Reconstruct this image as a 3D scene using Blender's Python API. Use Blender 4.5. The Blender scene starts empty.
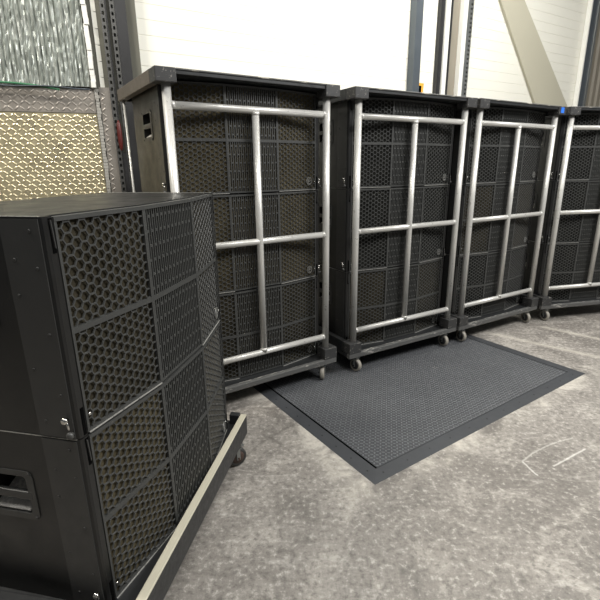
import bpy, bmesh, math, random
from math import sin, cos, pi, sqrt, radians
from mathutils import Matrix, Vector
random.seed(7)
scn = bpy.context.scene
col = scn.collection

# ------------------------------------------------------------------ mesh builder
class MB:
    def __init__(s): s.v = []; s.f = []; s.sm = []
    def quad(s, *p, smooth=False):
        i = len(s.v); s.v += [tuple(q) for q in p]; s.f.append(tuple(range(i, i+len(p)))); s.sm.append(smooth)
    def box(s, x0, x1, y0, y1, z0, z1):
        i = len(s.v)
        s.v += [(x0,y0,z0),(x1,y0,z0),(x1,y1,z0),(x0,y1,z0),(x0,y0,z1),(x1,y0,z1),(x1,y1,z1),(x0,y1,z1)]
        for q in ((3,2,1,0),(4,5,6,7),(0,1,5,4),(1,2,6,5),(2,3,7,6),(3,0,4,7)):
            s.f.append(tuple(i+k for k in q)); s.sm.append(False)
        return s
    def hexa(s, p):   # 8 points, bottom ring then top ring
        i = len(s.v); s.v += [tuple(q) for q in p]
        for q in ((3,2,1,0),(4,5,6,7),(0,1,5,4),(1,2,6,5),(2,3,7,6),(3,0,4,7)):
            s.f.append(tuple(i+k for k in q)); s.sm.append(False)
        return s
    def tube(s, a, b, r, n=16, r2=None, caps=True):
        a = Vector(a); b = Vector(b); d = (b-a).normalized()
        u = d.orthogonal().normalized(); w = d.cross(u); r2 = r if r2 is None else r2
        i = len(s.v)
        for P, R in ((a, r), (b, r2)):
            for k in range(n):
                t = 2*pi*k/n; s.v.append(tuple(P + u*cos(t)*R + w*sin(t)*R))
        for k in range(n):
            j = (k+1) % n; s.f.append((i+k, i+j, i+n+j, i+n+k)); s.sm.append(True)
        if caps:
            s.f.append(tuple(i+k for k in reversed(range(n)))); s.f.append(tuple(i+n+k for k in range(n))); s.sm += [False, False]
        return s
    def path(s, pts, r, n=10):
        pts = [Vector(p) for p in pts]; i = len(s.v); m = len(pts)
        for j, P in enumerate(pts):
            d = (pts[min(j+1, m-1)] - pts[max(j-1, 0)]).normalized()
            u = d.cross(Vector((0.13, 0.21, 0.97))).normalized(); w = d.cross(u)
            for k in range(n):
                t = 2*pi*k/n; s.v.append(tuple(P + u*cos(t)*r + w*sin(t)*r))
        for j in range(m-1):
            for k in range(n):
                q = (k+1) % n; s.f.append((i+j*n+k, i+j*n+q, i+(j+1)*n+q, i+(j+1)*n+k)); s.sm.append(True)
        s.f.append(tuple(i+k for k in reversed(range(n)))); s.f.append(tuple(i+(m-1)*n+k for k in range(n))); s.sm += [False, False]
        return s
    def lathe(s, prof, o, axis, n=24):   # prof: (radius, along axis)
        o = Vector(o); d = Vector(axis).normalized(); u = d.orthogonal().normalized(); w = d.cross(u)
        i = len(s.v)
        for r, h in prof:
            for k in range(n):
                t = 2*pi*k/n; s.v.append(tuple(o + d*h + u*cos(t)*r + w*sin(t)*r))
        for j in range(len(prof)-1):
            for k in range(n):
                q = (k+1) % n; s.f.append((i+j*n+k, i+j*n+q, i+(j+1)*n+q, i+(j+1)*n+k)); s.sm.append(True)
        s.f.append(tuple(i+k for k in reversed(range(n)))); s.f.append(tuple(i+(len(prof)-1)*n+k for k in range(n))); s.sm += [False, False]
        return s
    def build(s, name, m, parent=None, bevel=0, loc=None, weld=False, kind=None):
        me = bpy.data.meshes.new(name); me.from_pydata(s.v, [], s.f)
        me.polygons.foreach_set('use_smooth', s.sm); me.materials.append(m)
        bm = bmesh.new(); bm.from_mesh(me)
        if weld: bmesh.ops.remove_doubles(bm, verts=bm.verts, dist=1e-5)
        bmesh.ops.recalc_face_normals(bm, faces=bm.faces)
        bm.to_mesh(me); bm.free(); me.update()
        o = bpy.data.objects.new(name, me); col.objects.link(o)
        if parent: o.parent = parent
        if loc: o.location = loc
        if bevel:
            b = o.modifiers.new('bevel', 'BEVEL'); b.width = bevel; b.segments = 2; b.limit_method = 'ANGLE'; b.angle_limit = radians(40)
        if kind: o['kind'] = kind
        return o

def tag(o, label, cat, group=None):
    o['label'] = label; o['category'] = cat
    if group: o['group'] = group
    return o
def empty(name, loc=(0,0,0), rz=0):
    o = bpy.data.objects.new(name, None); col.objects.link(o); o.location = loc; o.rotation_euler = (0,0,rz); o.empty_display_size = .1
    return o
def copy_tree(o, parent=None):
    c = o.copy(); col.objects.link(c); c.parent = parent
    for ch in list(o.children): copy_tree(ch, c)
    return c
def kids(o, name): return [c for c in o.children if c.name.split('.')[0] == name]

# ------------------------------------------------------------------ materials
def newmat(name):
    m = bpy.data.materials.new(name); m.use_nodes = True; nt = m.node_tree
    return m, nt, nt.nodes['Principled BSDF']
class NT:
    def __init__(s, nt): s.nt = nt
    def n(s, t, **k):
        q = s.nt.nodes.new(t)
        for a, b in k.items(): setattr(q, a, b)
        return q
    def link(s, a, b): s.nt.links.new(a, b)
    def math(s, op, a, b=None, c=None, clamp=False):
        q = s.n('ShaderNodeMath', operation=op); q.use_clamp = clamp
        for i, x in enumerate((a, b, c)):
            if x is None: continue
            if isinstance(x, (int, float)): q.inputs[i].default_value = x
            else: s.link(x, q.inputs[i])
        return q.outputs[0]
    def coord(s, kind='Object'): return s.n('ShaderNodeTexCoord').outputs[kind]
    def noise(s, vec, scale, detail=4, rough=.55, stretch=None, dist=0):
        if stretch:
            mp = s.n('ShaderNodeMapping'); mp.inputs['Scale'].default_value = stretch; s.link(vec, mp.inputs[0]); vec = mp.outputs[0]
        q = s.n('ShaderNodeTexNoise'); q.inputs['Scale'].default_value = scale; q.inputs['Detail'].default_value = detail
        q.inputs['Roughness'].default_value = rough; q.inputs['Distortion'].default_value = dist; s.link(vec, q.inputs['Vector']); return q.outputs['Fac']
    def ramp(s, fac, stops):
        q = s.n('ShaderNodeValToRGB'); e = q.color_ramp.elements
        while len(e) < len(stops): e.new(.5)
        for el, (p, c) in zip(e, stops): el.position = p; el.color = (c, c, c, 1) if isinstance(c, (int, float)) else (*c, 1)
        s.link(fac, q.inputs[0]); return q.outputs[0]
    def mix(s, fac, a, b):
        q = s.n('ShaderNodeMix', data_type='RGBA')
        for sock, x in ((q.inputs[0], fac), (q.inputs[6], a), (q.inputs[7], b)):
            if isinstance(x, (int, float)): sock.default_value = x
            elif isinstance(x, tuple): sock.default_value = (*x, 1)
            else: s.link(x, sock)
        return q.outputs[2]
    def bump(s, h, strength, dist, bsdf):
        q = s.n('ShaderNodeBump'); q.inputs['Strength'].default_value = strength; q.inputs['Distance'].default_value = dist
        s.link(h, q.inputs['Height']); s.link(q.outputs[0], bsdf.inputs['Normal'])

def painted(name, base, wear, rough=.5, wear_at=.68, scale=14, metal=0, var=.25, bump=.15, stretch=None, spec=.5, fine=90):
    m, nt, b = newmat(name); N = NT(nt); co = N.coord()
    n1 = N.noise(co, scale, 6, .65, stretch); n2 = N.noise(co, fine, 3, .6, stretch); n3 = N.noise(co, 3, 3)
    dark = tuple(c*(1-var) for c in base); lite = tuple(c*(1+var) for c in base)
    c1 = N.mix(n3, dark, lite)
    w = N.math('ADD', N.math('MULTIPLY', n1, .7), N.math('MULTIPLY', n2, .3))
    wf = N.ramp(w, [(wear_at-.02, 0), (wear_at+.02, 1)])
    N.link(N.mix(wf, c1, wear), b.inputs['Base Color'])
    N.link(N.ramp(n1, [(.3, rough-.08), (.7, rough+.1)]), b.inputs['Roughness'])
    b.inputs['Metallic'].default_value = metal; b.inputs['Specular IOR Level'].default_value = spec
    if bump: N.bump(n2, bump, .002, b)
    return m

M = {}
M['cabinet'] = painted('cabinet_black_paint', (.0085,.0085,.0082), (.045,.045,.043), .36, .80, 10, var=.2, bump=.12, fine=260)
M['plate'] = painted('rigging_plate_black', (.034,.034,.033), (.12,.12,.115), .40, .80, 22, var=.12, bump=.08, fine=200)
M['grille'] = painted('grille_grey_plastic', (.044,.045,.043), (.1,.1,.095), .48, .80, 30, var=.2, bump=.1)
M['lip'] = painted('grille_lip_worn', (.07,.07,.067), (.3,.3,.28), .34, .62, 30, var=.2, bump=.1)
def foam(name, a, b_):
    m, nt, b = newmat(name); N = NT(nt); co = N.coord()
    N.link(N.mix(N.ramp(N.noise(co, 7, 4), [(.35, 0), (.65, 1)]), a, b_), b.inputs['Base Color'])
    b.inputs['Roughness'].default_value = 1; b.inputs['Specular IOR Level'].default_value = 0
    N.bump(N.noise(co, 400, 2), .5, .003, b); return m
M['strip'] = painted('bare_metal_glint', (.42,.415,.39), (.22,.22,.205), .38, .58, 30, metal=.4, var=.15)  # worn metal, pale enough to carry the glints along seams and edges
M['cup'] = painted('scuffed_lit_cup', (.42,.40,.375), (.60,.58,.54), .5, .52, 60, var=.3, bump=.4)  # scuffs, plus the brightness of the lit pocket slope put into the colour
M['foam'] = foam('foam_brown_black', (.036,.032,.023), (.058,.051,.036))
M['foam_faded'] = foam('foam_faded_brown', (.070,.059,.037), (.108,.092,.058))
M['foam_black'] = foam('foam_black', (.017,.017,.016), (.030,.030,.027))
def flat(name, c, rough=.5, metal=0, spec=.5):
    m, nt, b = newmat(name); N = NT(nt); n = N.noise(N.coord(), 20, 4)
    N.link(N.mix(n, tuple(x*.88 for x in c), tuple(min(1, x*1.12) for x in c)), b.inputs['Base Color'])
    b.inputs['Roughness'].default_value = rough; b.inputs['Metallic'].default_value = metal; b.inputs['Specular IOR Level'].default_value = spec
    return m
M['black'] = flat('black_recess', (.004,.004,.004), 1, 0, 0)
M['chrome'] = flat('silver_metal', (.62,.61,.58), .22, 1)
M['emblem'] = flat('silver_emblem', (.55,.55,.53), .35, .8)
M['galv'] = painted('galvanised_tube', (.62,.612,.58), (.42,.41,.38), .34, .62, 30, metal=.35, var=.12, bump=.12)
M['frame_black'] = painted('black_painted_wood', (.020,.021,.022), (.12,.115,.105), .42, .70, 40, var=.3, bump=.3)
M['frame_worn'] = painted('scuffed_black_wood', (.032,.032,.032), (.20,.19,.17), .5, .61, 45, var=.25, bump=.35)
M['rail_brown'] = painted('scuffed_brown_wood', (.105,.088,.072), (.26,.23,.19), .5, .62, 26, var=.25, bump=.3)
M['edge_worn'] = painted('chipped_lid_edge', (.10,.10,.095), (.45,.42,.35), .5, .56, 22, var=.3, bump=.3, stretch=(.4,1,1))
M['board_worn'] = painted('scuffed_front_board', (.085,.085,.082), (.30,.29,.265), .55, .55, 16, var=.35, bump=.3, stretch=(.3,1,1))
M['edge_pale'] = painted('bare_plywood_edge', (.50,.47,.37), (.12,.11,.095), .6, .63, 12, var=.25, bump=.3, stretch=(.25,1,1))
M['rubber'] = painted('black_rubber', (.022,.023,.025), (.10,.10,.10), .5, .72, 20, var=.2)
M['wheel'] = flat('pale_caster_tread', (.30,.28,.24), .55)
M['wheel_dark'] = flat('dark_caster_tread', (.035,.035,.033), .5)
M['rust'] = flat('rusty_hub', (.075,.05,.04), .6, .3)
M['steel'] = painted('zinc_steel', (.30,.31,.30), (.16,.16,.15), .42, .66, 18, metal=.8, var=.2)
M['mat'] = painted('rubber_tread_mat', (.048,.051,.056), (.085,.086,.088), .52, .66, 9, var=.25, bump=.2)
M['nubs'] = painted('worn_rubber_nubs', (.125,.129,.136), (.19,.19,.19), .45, .62, 9, var=.2, bump=.1)
M['mat_border'] = painted('rubber_mat_border', (.046,.049,.054), (.10,.10,.10), .52, .66, 8, var=.25, bump=.2)
M['diamond'] = painted('warm_lit_aluminium_plate', (.74,.655,.44), (.60,.53,.36), .30, .7, 6, metal=.8, var=.06, bump=.05)  # warm reflected light put into the aluminium's base colour
M['diamond_grey'] = painted('grey_tread_plate', (.30,.275,.245), (.36,.33,.29), .42, .7, 6, metal=.6, var=.08, bump=.05)
M['wall_olive'] = painted('olive_wall_paint', (.12,.117,.092), (.09,.088,.07), .6, .7, 4, var=.08, bump=.1)
M['wall_cream'] = painted('cream_sheet_metal', (.83,.815,.73), (.76,.74,.65), .45, .72, 3, var=.03, bump=.02)
M['beige'] = painted('beige_shade_tone', (.50,.475,.375), (.44,.42,.33), .5, .72, 3, var=.04, bump=.02)  # tone of the wall's shade band put into this colour
M['corr'] = painted('grey_brown_sheet', (.24,.215,.17), (.2,.18,.14), .5, .72, 3, var=.06, bump=.02)
M['dark_steel'] = painted('blue_grey_steel', (.085,.10,.115), (.2,.2,.2), .4, .72, 12, metal=.3, var=.15)
M['black_steel'] = painted('black_steel', (.018,.018,.019), (.07,.07,.07), .4, .72, 14, var=.2)
M['white_paint'] = painted('white_enamel', (.78,.775,.73), (.6,.59,.54), .4, .74, 8, var=.04, bump=.03)
M['sealant'] = painted('grey_white_sealant', (.34,.33,.30), (.22,.21,.19), .6, .6, 30, var=.2)
M['strut'] = painted('dull_perforated_steel', (.10,.10,.096), (.06,.06,.057), .45, .62, 18, metal=.6, var=.2)
M['foil'] = painted('silver_foil_sheet', (.36,.385,.355), (.56,.58,.55), .40, .60, 16, metal=.4, var=.25, bump=.3, stretch=(1,1,.25))
M['red'] = flat('dark_red_strap', (.085,.009,.007), .45)
M['green'] = flat('green_cord', (.03,.16,.07), .5)
M['blue'] = flat('blue_tape', (.03,.17,.70), .45)
M['orange'] = flat('orange_yellow_sign', (.80,.42,.05), .45)
M['ceiling'] = painted('ceiling_grey', (.5,.5,.47), (.45,.45,.42), .8, .72, 3, var=.05)

def floor_mat():
    m, nt, b = newmat('worn_concrete'); N = NT(nt); co = N.coord()
    big = N.noise(co, .9, 5, .6, dist=.4); mid = N.noise(co, 3.4, 8, .68, dist=.9); fine = N.noise(co, 38, 6, .7); sp = N.noise(co, 170, 3, .6)
    streak = N.noise(co, 5, 5, .65, stretch=(.5, 2.2, 1), dist=.6)
    a = N.mix(N.ramp(big, [(.36, 0), (.64, 1)]), (.190,.174,.156), (.290,.270,.244))
    c = N.mix(N.ramp(mid, [(.52, 0), (.66, .7)]), a, (.465,.435,.39))
    c = N.mix(N.ramp(mid, [(.34, .65), (.46, 0)]), c, (.135,.125,.112))
    c = N.mix(N.ramp(streak, [(.58, 0), (.72, .5)]), c, (.58,.55,.505))
    c = N.mix(N.ramp(fine, [(.36, .7), (.49, 0)]), c, (.105,.097,.087))
    c = N.mix(N.ramp(fine, [(.54, 0), (.66, .65)]), c, (.58,.55,.505))
    c = N.mix(N.ramp(sp, [(.64, 0), (.74, .45)]), c, (.72,.69,.63))
    c = N.mix(N.ramp(sp, [(.26, .45), (.36, 0)]), c, (.12,.11,.095))
    sx = N.n('ShaderNodeSeparateXYZ'); N.link(co, sx.inputs[0]); X, Y = sx.outputs[0], sx.outputs[1]
    wob = N.math('MULTIPLY', N.math('SUBTRACT', N.noise(co, 26, 3), .5), .012)
    brk = N.ramp(N.noise(co, 60, 3), [(.36, 0), (.46, 1)])
    def seg(p, q, w, soft=.5):
        dx, dy = q[0]-p[0], q[1]-p[1]; L2 = dx*dx+dy*dy
        px = N.math('SUBTRACT', X, p[0]); py = N.math('SUBTRACT', Y, p[1])
        t = N.math('DIVIDE', N.math('ADD', N.math('MULTIPLY', px, dx), N.math('MULTIPLY', py, dy)), L2, clamp=True)
        ex = N.math('ADD', N.math('SUBTRACT', px, N.math('MULTIPLY', t, dx)), wob); ey = N.math('SUBTRACT', py, N.math('MULTIPLY', t, dy))
        d = N.math('SQRT', N.math('ADD', N.math('MULTIPLY', ex, ex), N.math('MULTIPLY', ey, ey)))
        return N.math('SUBTRACT', 1, N.math('DIVIDE', d, w), clamp=True)
    def many(pl, w):
        f = None
        for p, q in pl:
            s_ = seg(p, q, w); f = s_ if f is None else N.math('MAXIMUM', f, s_)
        return f
    arc = [(1.169,2.022),(1.256,2.089),(1.365,2.151),(1.463,2.196),(1.552,2.224)]
    sc = many(list(zip(arc, arc[1:])) + [((1.354,2.524),(1.357,2.464)), ((1.86,2.30),(1.80,2.12))], .008)
    sc2 = many([((1.309,1.978),(1.557,2.119)), ((1.165,2.013),(1.185,1.909))], .0075)
    c = N.mix(N.math('MULTIPLY', N.math('MULTIPLY', sc, brk), .42), c, (.78,.76,.70))
    c = N.mix(N.math('MULTIPLY', sc2, .6, clamp=True), c, (.82,.80,.75))
    cr = many([((-.317,2.066),(-.257,2.173)), ((-.257,2.173),(-.184,2.269)), ((-.184,2.269),(-.05,2.40)), ((-.184,2.269),(-.12,2.2))], .014)
    c = N.mix(N.math('MULTIPLY', N.math('MULTIPLY', cr, brk), .6), c, (.10,.092,.08))
    # lighter scuffed joint lines behind the mat
    jl = many([((1.75,3.92),(2.55,3.22)), ((2.35,4.05),(3.2,3.2))], .05)
    c = N.mix(N.math('MULTIPLY', jl, .45), c, (.62,.58,.50))
    ed = many([((.30,1.83),(2.15,3.08)), ((.33,1.83),(-.36,2.95))], .16)
    c = N.mix(N.math('MULTIPLY', N.math('MULTIPLY', ed, N.ramp(mid, [(.42, 0), (.58, 1)])), .55), c, (.68,.64,.56))
    N.link(c, b.inputs['Base Color']); N.link(N.ramp(mid, [(.3, .42), (.7, .62)]), b.inputs['Roughness'])
    N.bump(N.math('ADD', N.math('MULTIPLY', fine, .6), N.math('MULTIPLY', mid, 1.2)), .35, .006, b)
    return m
M['floor'] = floor_mat()

# ------------------------------------------------------------------ line array speaker
HU = .596; W1, W2, FA = .32, .332, radians(9.2)
XB, YB = W2/2, -W1*sin(FA); XE = W2/2 + W1*cos(FA)      # facet joins; grille ends at y = 0
FAC = [((-XE, 0), (-XB, YB)), ((-XB, YB), (XB, YB)), ((XB, YB), (XE, 0))]
def facet(k):
    a, b = FAC[k]; a = Vector((*a, 0)); b = Vector((*b, 0)); t = (b-a).normalized(); n = Vector((-t.y, t.x, 0)); L = (b-a).length
    return (lambda s_, d, z: a + t*s_ + n*d + Vector((0, 0, z))), L
def clip(poly, x0, x1, y0, y1):
    for ax, lim, sg in ((0, x0, 1), (0, x1, -1), (1, y0, 1), (1, y1, -1)):
        out = []
        for i in range(len(poly)):
            p, q = poly[i-1], poly[i]; ip = (p[ax]-lim)*sg >= 0; iq = (q[ax]-lim)*sg >= 0
            if ip != iq:
                t = (lim-p[ax])/(q[ax]-p[ax]); out.append((p[0]+(q[0]-p[0])*t, p[1]+(q[1]-p[1])*t))
            if iq: out.append(q)
        poly = out
        if len(poly) < 3: return None
    return poly
def hex_grille(k, z0, z1):
    P, L = facet(k); s0, s1 = .006, L-.006; mb = MB(); p = .0283; R = p/sqrt(3); Ri = R*.875
    j = -1; x = s0 + .006
    while x < s1 + R:
        i = 0; z = z0 - p + (p/2 if j % 2 else 0)
        while z < z1 + p:
            o = [(x+R*cos(a*pi/3), z+R*sin(a*pi/3)) for a in range(6)]; n = [(x+Ri*cos(a*pi/3), z+Ri*sin(a*pi/3)) for a in range(6)]
            for a in range(6):
                b = (a+1) % 6; q = clip([o[a], o[b], n[b], n[a]], s0, s1, z0, z1)
                if q: mb.quad(*[P(u, 0, w) for u, w in q])
                if all(s0 < u < s1 and z0 < w < z1 for u, w in (n[a], n[b])):
                    m_ = .9
                    mb.quad(P(n[a][0], 0, n[a][1]), P(n[b][0], 0, n[b][1]), P(x+(n[b][0]-x)*m_, .0035, z+(n[b][1]-z)*m_), P(x+(n[a][0]-x)*m_, .0035, z+(n[a][1]-z)*m_))
            z += p
        x += 1.5*R; j += 1
    return mb
def fbox(mb, P, s0, s1, d0, d1, z0, z1):
    mb.hexa([P(s0,d0,z0), P(s1,d0,z0), P(s1,d1,z0), P(s0,d1,z0), P(s0,d0,z1), P(s1,d0,z1), P(s1,d1,z1), P(s0,d1,z1)])
def slot_grille(z0, z1):
    P, L = facet(1); mb = MB(); n = 24; x0 = .007; pit = (L-2*x0)/n
    for i in range(n+1):
        c = x0 + i*pit; fbox(mb, P, c-.0024, c+.0024, 0, .009, z0, z1)
    rows = 6
    for i in range(n):
        for r in range(rows):
            if (r+i) % 2: continue
            zc = z0 + (r+.5)*(z1-z0)/rows; c = x0+(i+.5)*pit
            fbox(mb, P, c-pit/2+.0024, c+pit/2-.0024, -.0005, .009, zc-.0045, zc+.0045)
    return mb
def rrect(y0, y1, z0, z1, r, n=5):
    out = []
    for cy, cz, a0 in ((y1-r, z1-r, 0), (y0+r, z1-r, 90), (y0+r, z0+r, 180), (y1-r, z0+r, 270)):
        for k in range(n+1):
            a = radians(a0 + 90*k/n); out.append((cy+r*cos(a), cz+r*sin(a)))
    return out
HY0, HY1, HZ0, HZ1 = .203, .355, .318, .452      # handle pocket
DEPTH = .57; SX = .513
def make_speaker():
    root = empty('line_array_speaker')
    # cabinet
    mb = MB(); H = HU - .003
    right = [(SX, DEPTH), (SX, .012), (SX-.003, .005), (SX-.010, .001), (XE+.002, 0), (XE+.002, .020)]
    pn = [(x, y+.021) for x, y in ((XB, YB), (-XB, YB))]
    left = [(-x, y) for x, y in reversed(right)]
    poly = right + pn + left
    for z, rev in ((0, True), (H, False)):
        mb.quad(*[(x, y, z) for x, y in (reversed(poly) if rev else poly)])
    for i in range(len(poly)):
        a, b = poly[i], poly[(i+1) % len(poly)]
        if abs(a[0]) == SX and abs(b[0]) == SX and a[0] == b[0]:
            X = a[0]; sg = 1 if X > 0 else -1; y0, y1 = .012, DEPTH
            ys = [y0, HY0, HY1, y1]; zs = [0, HZ0, HZ1, H]
            for p in range(3):
                for q in range(3):
                    if p == 1 and q == 1: continue
                    mb.quad((X, ys[p], zs[q]), (X, ys[p+1], zs[q]), (X, ys[p+1], zs[q+1]), (X, ys[p], zs[q+1]))
            I = X - sg*.085; y2, y3, z2, z3 = HY0+.012, HY1-.012, HZ0+.05, HZ1-.006
            out = [(X,HY0,HZ0),(X,HY1,HZ0),(X,HY1,HZ1),(X,HY0,HZ1)]; inn = [(I,y2,z2),(I,y3,z2),(I,y3,z3),(I,y2,z3)]
            for e in range(4):
                g = (e+1) % 4; mb.quad(out[e], out[g], inn[g], inn[e])
            mb.quad(*inn)
        else: mb.quad((*a, 0), (*b, 0), (*b, H), (*a, H))
    mb.build('cabinet', M['cabinet'], root, weld=True)
    # foam behind the grille
    fm = MB()
    for k in range(3):
        P, L = facet(k); fm.quad(P(.002, .0095, .006), P(L-.002, .0095, .006), P(L-.002, .0095, HU-.012), P(.002, .0095, HU-.012))
    fo = fm.build('foam', M['foam'], root); fo.material_slots[0].link = 'OBJECT'; fo.material_slots[0].material = M['foam']
    zz = ((.012, HU/2-.008), (HU/2+.008, HU-.017))
    for z0, z1 in zz:
        for k in (0, 2): hex_grille(k, z0, z1).build('hex_grille', M['grille'], root)
        slot_grille(z0, z1).build('slot_grille', M['grille'], root)
    fr = MB(); lp = MB()
    for k in range(3):
        P, L = facet(k)
        fbox(fr, P, 0, L, -.002, .014, HU/2-.008, HU/2+.008); fbox(fr, P, 0, L, -.001, .018, .0036, .012)
        fbox(lp, P, 0, L, -.004, .019, HU-.017, HU-.006)
        fbox(fr, P, 0, .0075, -.0025, .014, .012, HU-.017); fbox(fr, P, L-.0075, L, -.0025, .014, .012, HU-.017)
    fr.build('grille_frame', M['grille'], root); lp.build('grille_lip', M['grille'], root)
    for k in (0, 2):
        P, L = facet(k); st = MB(); fbox(st, P, .004, L-.002, -.004, .004, .0008, .0036); st.build('seam_glint_strip', M['strip'], root)  # pale strip stands in for the bright line of light at the seam
    for sg in (-1, 1): MB().box(*sorted((sg*(SX-.006), sg*(SX+.001))), .012, DEPTH, HU-.0032, HU-.0018).build('edge_glint_trim', M['strip'], root)  # pale trim adds the highlight on the top side edges
    for sg in (-1, 1):
        X = sg*SX
        # rigging plate with screw heads
        pl = MB(); pl.box(*sorted((X, X+sg*.003)), .013, .122, .003, HU-.008)
        for y, z in ((.095,.05),(.035,.13),(.102,.20),(.035,.30),(.102,.40),(.035,.47),(.095,.49),(.040,.56)):
            pl.lathe([(.0045,0),(.0045,.001),(.003,.002)], (X+sg*.003, y, z), (sg,0,0), 10)
        pl.build('rigging_plate', M['plate'], root)
        # handle surround, bar
        hf = MB(); o = rrect(HY0-.022, HY1+.022, HZ0-.018, HZ1+.016, .022); n = rrect(HY0+.002, HY1-.002, HZ0+.002, HZ1-.002, .012)
        Xo = X + sg*.003
        for i in range(len(o)):
            j = (i+1) % len(o)
            hf.quad((Xo,*o[i]), (Xo,*o[j]), (Xo,*n[j]), (Xo,*n[i])); hf.quad((X,*o[i]), (X,*o[j]), (Xo,*o[j]), (Xo,*o[i])); hf.quad((X,*n[i]), (X,*n[j]), (Xo,*n[j]), (Xo,*n[i]))
        for y, z in ((HY0-.011,HZ0-.008),(HY1+.011,HZ0-.008),(HY0-.011,HZ1+.007),(HY1+.011,HZ1+.007)):
            hf.lathe([(.005,0),(.005,.002),(.003,.003)], (Xo, y, z), (sg,0,0), 8)
        hf.build('handle_surround', M['plate'], root, weld=True)
        zc = (HZ0+HZ1)/2 - .001
        cup = MB(); cup.hexa([(X-sg*.004,HY0+.014,HZ0+.006),(X-sg*.004,HY1-.014,HZ0+.006),(X-sg*.082,HY1-.026,HZ0+.052),(X-sg*.082,HY0+.026,HZ0+.052),(X-sg*.004,HY0+.014,HZ0+.009),(X-sg*.004,HY1-.014,HZ0+.009),(X-sg*.082,HY1-.026,HZ0+.055),(X-sg*.082,HY0+.026,HZ0+.055)]); cup.build('handle_cup', M['cup'], root)
        MB().box(*sorted((X-sg*.012, X+sg*.004)), HY0-.012, HY1+.012, zc-.014, zc+.013).build('handle_bar', M['plate'], root, bevel=.004)
        # coupling slots on the front flange, above and below each seam, with the lever seen in the upper one
        for z0, z1 in ((.004,.085),(HU-.092,HU-.008)):
            MB().box(*sorted((sg*(XE+.004), sg*(XE+.015))), -.001, .012, z0, z1).build('coupling_slot', M['black'], root)
        lv = MB(); xm = sg*(XE+.0095)
        lv.hexa([(xm+.000,-.004,HU-.080),(xm+.003,-.004,HU-.080),(xm+.003,.004,HU-.080),(xm+.000,.004,HU-.080),(xm-.005,-.005,HU-.012),(xm-.001,-.005,HU-.012),(xm-.001,.002,HU-.012),(xm-.005,.002,HU-.012)])
        lv.build('coupling_lever', M['plate'], root)
        for y, z in ((.018,.019),(.028,.062)):
            kb = MB().lathe([(.005,0),(.005,.008),(.0095,.008),(.0105,.011),(.0095,.015),(.005,.018)], (X+sg*.003, y, z), (sg,0,0), 16)
            if z > .05: kb.tube((X+sg*.012, y-.004, z), (X+sg*.014, y-.010, z-.026), .003, 8)
            kb.build('release_pin' if z < .05 else 'locking_pin', M['chrome'] if z > .05 else M['lip'], root)
        MB().lathe([(.005,0),(.0055,.004),(.003,.007)], (sg*(XE-.013), -.001, .055), (0,-1,0), 10).build('grille_screw', M['chrome'], root)
    # round emblem on the right hex grille, near its lower right corner
    P, L = facet(2); e = MB(); c = (L-.062, .058)
    def strip(pts, w):
        for i in range(len(pts)-1):
            a, b = Vector(pts[i]), Vector(pts[i+1]); d = (b-a).normalized(); nn = Vector((-d.y, d.x))*w/2
            q = [a-nn, b-nn, b+nn, a+nn]
            e.hexa([P(*(v.x, -.0025, v.y)) for v in q] + [P(*(v.x, -.006, v.y)) for v in q])
    strip([(c[0]+.021*cos(t*pi/10), c[1]+.024*sin(t*pi/10)) for t in range(21)], .004)
    strip([(c[0]+.006+.014*cos(radians(a)), c[1]-.002+.016*sin(radians(a))) for a in range(70, 340, 18)], .004)
    strip([(c[0]-.007, c[1]-.002), (c[0]+.012, c[1]+.002)], .004)
    e.build('emblem', M['emblem'], root)
    return root
proto = make_speaker()
proto_used = [False]
def place_speaker(x, y, z, rz, label, group, fmat=None):
    if proto_used[0]: o = copy_tree(proto)
    else: o = proto; proto_used[0] = True
    o.location = (x, y, z); o.rotation_euler = (0, 0, rz); tag(o, label, 'loudspeaker', group)
    kids(o, 'foam')[0].material_slots[0].material = fmat or M['foam']
    return o

# ------------------------------------------------------------------ tube fronted cart
WT, ZT, Z1, Z2, Z3, ZP = 1.0064, 1.918, 1.8175, 1.066, .3315, .25
X0, X1, YF, YR = -.066, 1.074, -.05, .80
def caster_parts(root, x, y, rz, tread, hub=None):
    c = empty('caster', (x, y, 0), rz); c.parent = root
    f = MB(); f.box(-.032,.032,-.03,.03,.125,.131); f.tube((0,-.008,.110),(0,-.008,.126),.016,12)
    f.box(-.024,-.020,-.010,.010,.044,.112); f.box(.020,.024,-.010,.010,.044,.112); f.box(-.024,.024,-.020,.014,.107,.112)
    f.build('fork', M['steel'], c)
    MB().lathe([(.036,-.014),(.045,-.016),(.0495,-.010),(.0495,.010),(.045,.016),(.036,.014)], (0,0,.0535), (1,0,0), 28).build('wheel', tread, c)
    h = MB().lathe([(.020,-.018),(.0375,-.0135),(.0375,.0135),(.020,.018)], (0,0,.0535), (1,0,0), 20); h.tube((-.030,0,.0535),(.030,0,.0535),.006,8)
    h.build('hub', hub or M['black_steel'], c)
    return c
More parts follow.
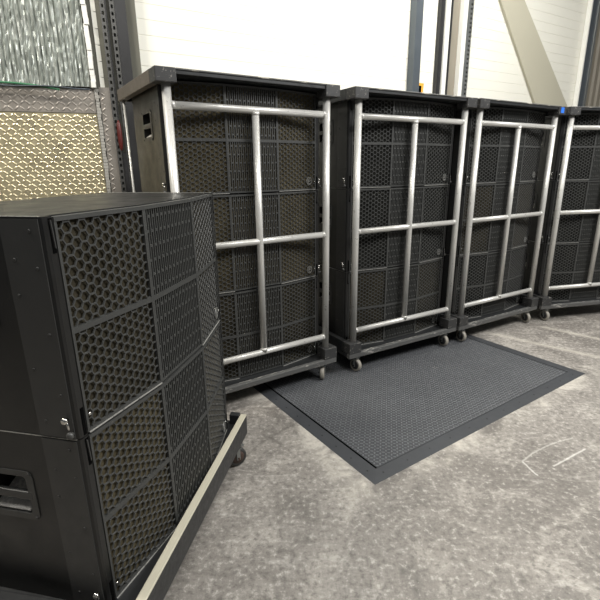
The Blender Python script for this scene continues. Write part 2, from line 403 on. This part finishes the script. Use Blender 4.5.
def make_cart():
    r = empty('speaker_cart')
    for x in (0, WT): MB().tube((x,0,ZP-.01),(x,0,ZT+.01),.0235,20).build('front_post', M['galv'], r)
    mp = MB().tube((WT/2,0,Z3),(WT/2,0,Z1),.0215,20)
    for z, s_ in ((Z1,-1),(Z3,1)): mp.tube((WT/2,0,z+s_*.012),(WT/2,0,z+s_*.030),.0255,16,.0215)
    mp.build('middle_post', M['galv'], r)
    for z in (Z1, Z2, Z3):
        cb = MB().tube((.012,0,z),(WT-.012,0,z),.0195,20)
        cb.tube((.018,0,z),(.034,0,z),.0225,16,.0195); cb.tube((WT-.018,0,z),(WT-.034,0,z),.0225,16,.0195)
        cb.build('crossbar', M['galv'], r)
    # lid
    MB().box(X0+.041,X1-.041,YF+.006,YR,1.957,1.982).build('lid', M['frame_black'], r, bevel=.002)
    le = MB().box(X0+.108,X1-.108,YF,YF+.008,1.977,1.985).build('lid_edge', M['edge_worn'], r, bevel=.002)
    for a, b in ((X0, X0+.040), (X1-.040, X1)):
        MB().box(a,b,.051,YR-.02,ZT,1.985).build('lid_rail', M['frame_black'], r, bevel=.003)
        MB().box(a,b,.051,YR-.02,.16,ZP).build('base_rail', M['frame_black'], r, bevel=.003)
    MB().box(X0+.04,X1-.04,YR-.05,YR-.02,ZT,1.985).build('lid_rail', M['frame_black'], r, bevel=.003)
    for a, b in ((X0, X0+.108), (X1-.108, X1)):
        MB().box(a,b,YF-.002,.05,ZT-.002,1.985).build('lid_corner_block', M['frame_worn'], r, bevel=.004)
        MB().box(a,b,YF-.002,.05,.168,ZP).build('base_corner_block', M['frame_worn'], r, bevel=.004)
    MB().box(X0,X1,YF+.034,YR,.138,.1645).build('deck', M['frame_black'], r)
    MB().box(X0,X1,YF,YF+.034,.131,.170).build('front_board', M['board_worn'], r, bevel=.006)
    for x in (X0+.020, X1-.020):
        MB().tube((x,YR-.075,ZP),(x,YR-.075,ZT),.007,12).build('rear_post', M['galv'], r)
    for x, y in ((.03,-.004),(WT-.03,-.004),(.03,.70),(WT-.03,.70)): caster_parts(r, x, y, radians(20), M['wheel'])
    return r
CARTS = [(-.66584,2.47844,.57286), (.39299,3.12472,.52878), (1.40015,3.69982,.54146), (2.42654,4.25140,.22388)]
where = ['leftmost cart', 'second cart from left', 'cart with blue sticker', 'rightmost cart']
clab = ['tall cart with white tube front standing nearest, left, behind the foreground speaker pair',
        'tall cart with white tube front standing at the far edge of the black rubber mat',
        'tall cart with white tube front and a blue sticker on its upper right corner block',
        'tall cart with white tube front, rightmost, half cut off at the right of the picture']
foams = [['foam','foam_faded','foam_faded'], ['foam','foam_black','foam_black'], ['foam_black','foam','foam_black'], ['foam_black','foam_black','foam_black']]
cang = [(20,-37,200,160),(10,-3,200,160),(-4,-13,200,160),(5,30,200,160)]
cart0 = make_cart(); carts = [cart0] + [copy_tree(cart0) for _ in range(3)]
ra = kids(cart0, 'lid_rail')[0]; ra.material_slots[0].link = 'OBJECT'; ra.material_slots[0].material = M['rail_brown']; ra['label'] = 'scuffed brown rail'
sticker = MB().box(X1-.083,X1-.037,YF-.0045,YF-.002,1.930,1.975).build('sticker', M['blue'], carts[2]); sticker['label'] = 'blue square of tape'
for ci, ((cx, cy, a), c) in enumerate(zip(CARTS, carts)):
    c.location = (cx, cy, 0); c.rotation_euler = (0, 0, a); tag(c, clab[ci], 'cart', 'tube-fronted speaker carts')
    for k, cs in zip(cang[ci], kids(c, 'caster')): cs.rotation_euler.z = radians(k)
    for t in range(3):
        lx, ly = WT/2, .092
        place_speaker(cx+cos(a)*lx-sin(a)*ly, cy+sin(a)*lx+cos(a)*ly, .1655+t*HU, a,
            'black line array speaker, %s of the stack on the %s' % (['bottom','middle','top'][t], where[ci]), 'speakers stacked on the tube-fronted carts', M[foams[ci][t]])

# ------------------------------------------------------------------ foreground pair on the low dolly
ex, ey, ea, ez = -.4833, 1.5502, 1.3609, .2085
place_speaker(ex-.004, ey, ez, ea, 'large black line array speaker nearest the camera, lower of the pair on the dolly', 'foreground speaker pair', M['foam_faded'])
place_speaker(ex-.004, ey, ez+HU, ea, 'large black line array speaker nearest the camera, upper of the pair with scuffed top', 'foreground speaker pair', M['foam'])
dl = empty('speaker_dolly', (ex, ey, 0), ea+.035)
tag(dl, 'low black dolly with a pale worn wooden edge carrying the two foreground speakers', 'dolly')
D0, D1, DF = -.58, .572, -.096
MB().box(D0,D1,DF+.036,.62,.132,.208).build('deck', M['frame_black'], dl)
MB().box(D0,D1,DF,DF+.030,.141,.247).build('front_board', M['frame_black'], dl, bevel=.004)
ed = MB().box(D0+.004,D1-.004,DF-.001,DF+.031,.247,.256).build('board_edge', M['edge_pale'], dl, bevel=.003); ed['label'] = 'pale bare wood edge'
for a, b in ((D0,D0+.04),(D1-.04,D1)): MB().box(a,b,DF+.115,.62,.208,.25).build('base_rail', M['frame_black'], dl, bevel=.003)
for a, b in ((D0,D0+.035),(D1-.035,D1)): MB().box(a,b,DF+.034,DF+.085,.208,.262).build('corner_block', M['frame_black'], dl, bevel=.003)
for x, y, k in ((-.50,-.03,30),(.485,-.060,42),(-.50,.52,20),(.50,.52,10)):
    caster_parts(dl, x, y, radians(k), M['wheel_dark'], M['rust'])

# ------------------------------------------------------------------ rubber mat
def lugs(mb, x0, x1, y0, y1, pitch, ln, wd, h, place, py=None):
    py = py or pitch; nx, ny = int((x1-x0)/pitch), int((y1-y0)/py)
    for i in range(nx):
        for j in range(ny):
            cx, cy = x0+(i+.5)*pitch, y0+(j+.5)*py; a = radians(45 if (i+j) % 2 else -45); ux, uy = cos(a), sin(a)
            k = random.uniform(.85, 1.12)
            def pt(l, w, z): return place(cx+(ux*l-uy*w)*k, cy+(uy*l+ux*w)*k, z*k)
            i0 = len(mb.v)
            mb.v += [tuple(p) for p in (pt(-ln,0,0), pt(-ln*.5,-wd,0), pt(ln*.5,-wd,0), pt(ln,0,0), pt(ln*.5,wd,0), pt(-ln*.5,wd,0), pt(-ln*.55,0,h), pt(ln*.55,0,h))]
            for f in ((0,1,6),(1,2,7,6),(2,3,7),(3,4,7),(4,5,6,7),(5,0,6)): mb.f.append(tuple(i0+q for q in f)); mb.sm.append(True)
mt = empty('floor_mat', (.358,1.849,0), radians(34.0)); tag(mt, 'large black rubber mat lying on the concrete floor before the carts', 'mat')
ML, MD, BW = 2.137, 1.62, .085
b = MB()
o = [(0,0),(ML,0),(ML,MD),(0,MD)]; n = [(BW,BW),(ML-BW,BW),(ML-BW,MD-BW),(BW,MD-BW)]
for i in range(4):
    j = (i+1) % 4; zt = .0045
    b.quad((*o[i],.0004), (*o[j],.0004), (*n[j],zt), (*n[i],zt)); b.quad((*n[i],zt), (*n[j],zt), (*n[j],.0004), (*n[i],.0004))
b.build('border', M['mat_border'], mt)
MB().box(BW-.002,ML-BW+.002,BW-.002,MD-BW+.002,.00005,.0006).build('underlay', M['black'], mt)
rv = MB()
for k in range(12):
    for p in ((.10+k*(ML-.2)/11, .045), (.042, .10+k*(MD-.2)/11)): rv.lathe([(.006,0),(.005,.0012)], (*p,.0024), (0,0,1), 8)
rv.build('rivets', M['black_steel'], mt)
t = MB(); g = .014; t.box(BW+g,ML-BW-.003,BW+.004,MD-BW-.003,.0006,.0030)
t.build('tread', M['mat'], mt); t = MB()
lugs(t, BW+.014, ML-BW-.006, BW+.006, MD-BW-.006, .0215, .0105, .0046, .0030, lambda x, y, z: (x, y, .0030+z))
tn = t.build('tread_nubs', M['nubs'], mt); tn['kind'] = 'stuff'

# ------------------------------------------------------------------ setting
MB().box(-8,9,-3,14,-.1,0).build('floor', M['floor'], kind='structure')
MB().box(-8,9,-3,14,5.2,5.3).build('ceiling', M['ceiling'], kind='structure')
# left wall: y = 4.55 + .325 x ; local frame: u along the wall, w towards the camera
LD = Vector((1,.325,0)).normalized(); LN = Vector((LD.y,-LD.x,0)); LO = Vector((0,4.55,0))
def lw(x, w, z): return LO + Vector((x,.325*x,0)) + LN*w + Vector((0,0,z))
BD = Vector((1,.6,0)).normalized(); BN = Vector((BD.y,-BD.x,0)); BO = Vector((0,5.0,0))
def bw(x, w, z): return BO + Vector((x,.6*x,0)) + BN*w + Vector((0,0,z))
def slab(mb, F, x0, x1, w0, w1, z0, z1):
    mb.hexa([F(x0,w1,z0),F(x1,w1,z0),F(x1,w0,z0),F(x0,w0,z0),F(x0,w1,z1),F(x1,w1,z1),F(x1,w0,z1),F(x0,w0,z1)]); return mb
slab(MB(), lw, -6.5,-1.30,-.15,-.012,0,5.2).build('wall_left', M['wall_olive'], kind='structure')
# ribbed back wall: sheet with a small groove every 118 mm
wb = MB(); zs = 2.465 - 20*.118
prof = [(0.,0.)]
z = zs
while z < 5.1:
    for dz, w in ((-.003,0),(-.001,-.004),(.001,-.004),(.003,0)):
        if z+dz > 0: prof.append((z+dz, w))
    prof.append((z+.10, 0)); z += .118
prof.append((5.2,0)); prof.sort()
def ribbed(mb, x0, x1):
    for (za, wa), (zb, wb_) in zip(prof, prof[1:]):
        mb.quad(bw(x0,wa,za), bw(x1,wa,za), bw(x1,wb_,zb), bw(x0,wb_,zb))
    slab(mb, bw, x0, x1, -.15, -.02, 0, 5.2)
ribbed(wb, -1.62, 4.62); wb.build('wall_back', M['wall_cream'], kind='structure')
wc = MB(); x = 4.62
while x < 7.0:
    wc.quad(bw(x,0,0),bw(x+.05,0,0),bw(x+.05,0,5.2),bw(x,0,5.2)); wc.quad(bw(x+.05,0,0),bw(x+.07,-.03,0),bw(x+.07,-.03,5.2),bw(x+.05,0,5.2))
    wc.quad(bw(x+.07,-.03,0),bw(x+.12,-.03,0),bw(x+.12,-.03,5.2),bw(x+.07,-.03,5.2)); wc.quad(bw(x+.12,-.03,0),bw(x+.14,0,0),bw(x+.14,0,5.2),bw(x+.12,-.03,5.2)); x += .14
slab(wc, bw, 4.62, 7.0, -.15, -.05, 0, 5.2)
wc.build('wall_right', M['corr'], kind='structure')

# left wall dressing
dp = MB(); slab(dp, lw, -4.2,-1.670,-.01,.006,.02,1.95)
lugs(dp, -3.4,-1.672,.75,1.945,.036,.0225,.0078,.0058, lambda x, y, z: lw(x,.006+z,y), .036)
tag(dp.build('tread_plate', M['diamond']), 'large shiny diamond-tread metal sheet tinted golden for warm light, covering the left wall', 'metal sheet')
dg = MB(); slab(dg, lw, -4.2,-1.670,-.01,.012,1.952,2.135)
lugs(dg, -3.4,-1.672,1.955,2.13,.040,.0235,.0070,.0050, lambda x, y, z: lw(x,.012+z,y), .042)
tag(dg.build('tread_plate', M['diamond_grey']), 'narrow grey diamond-tread band above the warm-lit sheet on the left wall', 'metal sheet')
dv = MB(); slab(dv, lw, -1.632,-1.555,-.01,.014,.02,2.15)
lugs(dv, -1.631,-1.556,.8,2.145,.0375,.0225,.0070,.005, lambda x, y, z: lw(x,.014+z,y), .040)
tag(dv.build('corner_guard', M['diamond_grey']), 'upright diamond-tread strip at the right end of the warm-lit sheet', 'corner guard')
js = MB(); zz_ = .05
while zz_ < 2.12:
    d = random.uniform(.003,.010); slab(js, lw, -1.662-d*.6,-1.637+random.uniform(-.004,.004),.006,.020+random.uniform(0,.004),zz_,zz_+.022); zz_ += .024
tag(js.build('sealant_bead', M['sealant']), 'ragged pale bead running down between the warm-lit sheet and the upright strip', 'sealant')
# crumpled foil curtain
fc = MB(); nx, nz = 240, 60; fx0, fx1, fz0, fz1 = -3.6,-1.685,2.145,4.2
rnd = [[random.uniform(-1,1) for _ in range(nz+1)] for _ in range(nx+1)]
def fh(i, j):
    x = fx0+(fx1-fx0)*i/nx; return .009*sin(x*190+1.1*sin(j*.35+i*.07))+.006*sin(x*330+j*.21)+.006*rnd[i][j]
for back in (0, 1):
    i0 = len(fc.v)
    for i in range(nx+1):
        for j in range(nz+1): fc.v.append(tuple(lw(fx0+(fx1-fx0)*i/nx, .045+fh(i,j)-.006*back, fz0+(fz1-fz0)*j/nz)))
    for i in range(nx):
        for j in range(nz):
            a = i0+i*(nz+1)+j; fc.f.append((a,a+nz+1,a+nz+2,a+1)); fc.sm.append(False)
tag(fc.build('foil_curtain', M['foil']), 'crinkled silver foil sheet hanging above the grey tread band, top left', 'curtain')
ct = MB().path([lw(-3.5+.1*k, .10, 2.185-.004*k+.010*sin(k*.9)) for k in range(18)]+[lw(-1.69,.09,2.12)], .005, 8)
tag(ct.build('cable', M['dark_steel']), 'thin grey cable strung across the foil sheet', 'cable')
gc = MB().path([lw(-3.4+.075*k, .085, 2.150+.012*cos(k*.35)-.00075*max(0,k-12)**2) for k in range(21)], .008, 8)
tag(gc.build('cord', M['green']), 'green cord drooping along the lower edge of the foil sheet', 'cord')
wf = MB()
for k in range(24): 
    zk = 2.14+.045*k; d = random.uniform(-.012,.012); slab(wf, lw, -1.678+d*.4,-1.645+d*.5,.02,.05+random.uniform(0,.02),zk,zk+.05)
tag(wf.build('torn_flap', M['white_paint']), 'ragged white strip at the right edge of the foil sheet', 'strip')
def strut(name, F, x0, x1, w, z0, z1, m, label, cat, pitch=.05):
    s = MB(); d = (x1-x0); slab(s, F, x0, x0+d*.28, w, w+.03, z0, z1); slab(s, F, x1-d*.28, x1, w, w+.03, z0, z1); zz = z0
    while zz < z1:
        slab(s, F, x0+d*.28, x1-d*.28, w+.012, w+.03, zz, min(z1, zz+pitch*.5)); zz += pitch
    return tag(s.build(name, m), label, cat, None)
strut('perforated_strut', lw, -1.553,-1.518,.0,0,4.2,M['strut'],'perforated steel strut just right of the upright tread strip','strut')
strut('perforated_strut', lw, -1.485,-1.450,.0,0,4.2,M['strut'],'perforated steel strut close behind the lid of the leftmost cart','strut')
for x0, x1, z1, l in ((-1.516,-1.508,4.2,'thin black steel bar between the two perforated struts'),(-1.448,-1.37,4.2,'dark steel bar right of the perforated struts, beside the leftmost cart')):
    tag(slab(MB(), lw, x0, x1, 0, .035, 0, z1).build('steel_bar', M['black_steel']), l, 'steel bar')
tag(slab(MB(), lw, -1.5075,-1.486, 0, .045, 0, 1.64).build('steel_bar', M['black_steel']), 'short black steel bar below the dark red strap', 'steel bar')
rd = MB().lathe([(.004,0),(.013,.02),(.019,.08),(.020,.15),(.016,.21),(.006,.24)], lw(-1.516,.058,1.655), (0,0,1), 16)
tag(rd.build('strap', M['red']), 'slim dark red strap end hanging between the perforated struts', 'strap')

# back wall posts
def posts(root_label, cat, name, items):
    for x0, x1, w0, w1, m, l in items: tag(slab(MB(), bw, x0, x1, w0+.004, w1, 0, 4.6).build(name, M[m]), l, cat)
posts('', 'post', 'steel_post', [(1.285,1.375,.0,.10,'dark_steel','blue-grey steel post on the cream wall left of the orange sign'),
    (1.655,1.708,.0,.06,'black_steel','narrow black post on the cream wall, left of the white upright'),
    (1.775,1.822,.0,.06,'black_steel','narrow black post on the cream wall, right of the white upright')])
tag(slab(MB(), bw, 1.712,1.771,.004,.08,0,4.6).build('upright', M['white_paint']), 'white upright between two narrow black posts', 'post')
tag(slab(MB(), bw, 1.826,1.952,.004,.03,0,4.6).build('panel', M['corr']), 'tall grey-brown panel right of the black posts', 'panel')
tag(slab(MB(), bw, 1.955,2.015,.004,.09,0,4.6).build('upright', M['white_paint']), 'white upright beside the grey-brown panel', 'post')
tag(slab(MB(), bw, 2.02,2.095,.004,.04,0,4.6).build('steel_post', M['steel']), 'pale grey steel post between white upright and perforated strut', 'post')
strut('perforated_strut', bw, 2.10,2.155,.004,0,4.6,M['steel'],'perforated steel strut on the cream wall above the second cart','strut')
sg = empty('sign', bw(1.455,.02,2.41)); tag(sg, 'small orange sign with a black centre on the cream wall', 'sign')
s1 = MB(); s1.hexa([bw(a,w,z)-sg.location for z, w0 in ((2.30,0),(2.455,0)) for a, w in ((1.395+(.0 if z < 2.4 else .015),.02),(1.50+(.0 if z < 2.4 else .01),.02),(1.50+(.0 if z < 2.4 else .01),.004),(1.395+(.0 if z < 2.4 else .015),.004))])
s1.build('sign_plate', M['orange'], sg); s2 = MB(); s2.hexa([bw(a,w,z)-sg.location for z in (2.32,2.425) for a, w in ((1.42,.023),(1.475,.023),(1.475,.018),(1.42,.018))]); s2.build('sign_panel', M['black'], sg)
# diagonal shade band on the wall, put in as a darker beige panel
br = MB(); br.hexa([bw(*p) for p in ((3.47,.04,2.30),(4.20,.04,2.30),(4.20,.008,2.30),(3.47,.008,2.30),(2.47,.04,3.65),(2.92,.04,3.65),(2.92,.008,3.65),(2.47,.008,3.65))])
tag(br.build('shade_band', M['beige']), 'beige panel standing in for diagonal shade on the cream wall above the third cart', 'shade_band')
cp = empty('steel_column', bw(4.42,.05,0)); tag(cp, 'blue-grey steel column with pale edges on the wall behind the rightmost cart', 'column')
for x0, x1, w1, m, nm in ((4.305,4.328,.075,'white_paint','edge_strip'),(4.328,4.475,.06,'dark_steel','web'),(4.475,4.51,.075,'steel','edge_strip')):
    s = MB(); s.hexa([bw(a,w,z)-cp.location for z in (0,4.8) for a, w in ((x0,w1),(x1,w1),(x1,.006),(x0,.006))]); s.build(nm, M[m], cp)

# ------------------------------------------------------------------ light
w = bpy.data.worlds.new('world'); scn.world = w; w.use_nodes = True
w.node_tree.nodes['Background'].inputs[0].default_value = (.93,.97,1,1); w.node_tree.nodes['Background'].inputs[1].default_value = .11
def area(name, loc, target, sx, sy, power, color=(1,1,1)):
    l = bpy.data.lights.new(name, 'AREA'); l.shape = 'RECTANGLE'; l.size = sx; l.size_y = sy; l.energy = power; l.color = color
    o = bpy.data.objects.new(name, l); col.objects.link(o); o.location = loc
    o.rotation_euler = (Vector(target)-Vector(loc)).to_track_quat('-Z','Y').to_euler(); return o
area('ceiling_lamp_right', (4.6,1.6,4.7), (.6,2.6,.6), 2.4,.9, 320, (1,.99,.97))
area('ceiling_lamp_near', (.8,-.4,4.9), (.8,1.6,0), 2.2,1.2, 112, (1,.99,.97))
area('ceiling_lamp_far', (1.6,4.6,5.0), (1.9,5.4,2.2), 4.0,.6, 170, (1,.985,.93))
area('ceiling_lamp_left', (-2.8,1.2,4.6), (-2.3,3.6,1.3), 1.2,.6, 165, (1,.95,.86))

# ------------------------------------------------------------------ camera
cam = bpy.data.cameras.new('camera'); co = bpy.data.objects.new('camera', cam); col.objects.link(co)
cam.sensor_width = 36; cam.sensor_fit = 'HORIZONTAL'; cam.lens = 447.12/600*36; cam.clip_start = .02
co.matrix_world = Matrix.Translation((0,0,1.5)) @ Matrix.Rotation(pi/2-.2876, 4, 'X') @ Matrix.Rotation(-.011718, 4, 'Z')
scn.camera = co
scn.view_settings.view_transform = 'Standard'; scn.view_settings.look = 'None'; scn.view_settings.gamma = 1
scn.view_settings.use_curve_mapping = False; scn.view_settings.exposure = 0.0
